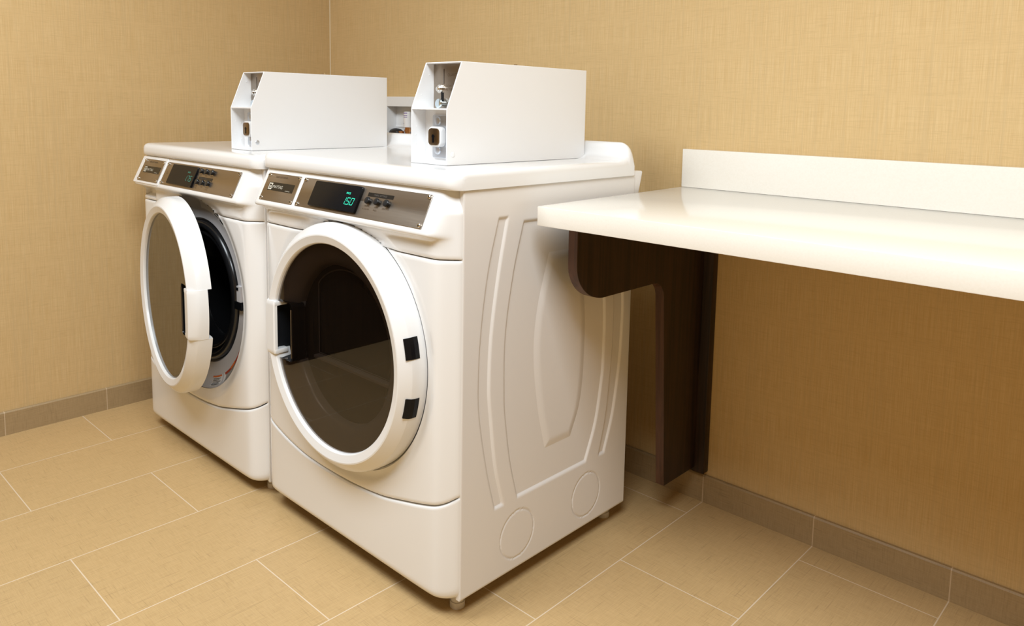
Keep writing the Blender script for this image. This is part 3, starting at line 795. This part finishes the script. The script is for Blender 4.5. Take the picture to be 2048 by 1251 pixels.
# black ribbed drain cap
ORG = Vector((-.718, -.027, z0-.001))
V, Fs = [], []; n, mr = 72, 9
for k in range(mr):
    a = math.pi/2*k/(mr-1)
    for i in range(n):
        t = 2*math.pi*i/n; rib = 1+.03*(1 if i % 2 else -1)*math.cos(a)
        V.append((-.718+.038*math.cos(a)*math.cos(t)*rib, -.027+.019*math.cos(a)*math.sin(t), z0+.019*math.sin(a)))
Fs = [(k*n+i, k*n+(i+1) % n, (k+1)*n+(i+1) % n, (k+1)*n+i) for k in range(mr-1) for i in range(n)]; Fs.append(tuple(range(n))[::-1])
o = mk('drain_cap', V, Fs, 'knob_black', None); o.location = ORG; tag(o, 'black ribbed round cap lying in the wall utility box', 'cap')
ORG = Vector((-.68, -.034, z0))
V, Fs, I = join(cyl((-.690, -.034, z0+.005), (1, 0, 0), .0045, .022, 16), cyl((-.682, -.034, z0+.005), (1, 0, 0), .0052, .008, 6)); o = mk('brass_nut', V, Fs, 'copper', None, smooth=True, auto=.5); o.location = ORG
tag(o, 'small brass fitting beside the black cap in the wall utility box', 'brass fitting')
ORG = Vector((0, 0, 0))

# ------------------------------------------------------------------ countertop
ct = empty('countertop', (1.7, -.32, .823), 'long cream quartz countertop with backsplash fixed to the right wall stretch', 'countertop')
ct['label'] = 'cream white quartz folding countertop with low backsplash, right of the dryer'
ORG = Vector((1.7, -.32, .823))
poly = [(.539, -.643), (XR, -.643), (XR, -.0005), (.509, -.0005)]
V, Fs, I = prism(poly, 2, .824, .865); mk('counter_slab', V, Fs, 'quartz', ct, bevel=.002)
V, Fs, I = prism([(.509, -.022), (XR, -.022), (XR, -.0005), (.509, -.0005)], 2, .8652, .967); mk('backsplash', V, Fs, 'quartz', ct, bevel=.0012)
ORG = Vector((0, 0, 0))
# ------------------------------------------------------------------ bracket
def bracket(xo, label):
    global ORG
    bk = empty('counter_bracket', (.578+xo, 0, .09), label, 'bracket')
    ORG = Vector((.578, 0, .09))
    P = [(-.026, .823), (-.569, .823), (-.569, .735)]
    cx_, cz_, rx, rz = -.462, .735, .107, .086
    for i in range(1, 15):
        a = math.radians(180+i*84/14); P.append((cx_+rx*math.cos(a), cz_+rz*math.sin(a)))
    P += [(-.440, .6495), (-.2700, .6490)]
    for i in range(1, 9):
        a = math.radians(90-90*i/8); P.append((-.262+.045*math.cos(a), .604+.045*math.sin(a)))
    P += [(-.180, .100), (-.026, .100)]
    n = len(P)
    V, Fs, I = prism(P, 0, .565, .590)
    I = [0, 0]+[1]*n; I[2] = 0; I[2+n-1] = 0
    mk('support_fin', V, Fs, ['walnut', 'walnut_edge_lit'], bk, idx=I, bevel=.0006, seg=1)
    V, Fs, I = prism(rrect(.536, .6175, .088, .823, .001), 1, -.026, -.0005); mk('wall_plate', V, Fs, 'walnut', bk, bevel=.001)
    ORG = Vector((0, 0, 0))
    return bk
bracket(0, 'dark walnut curved bracket under the left end of the countertop')
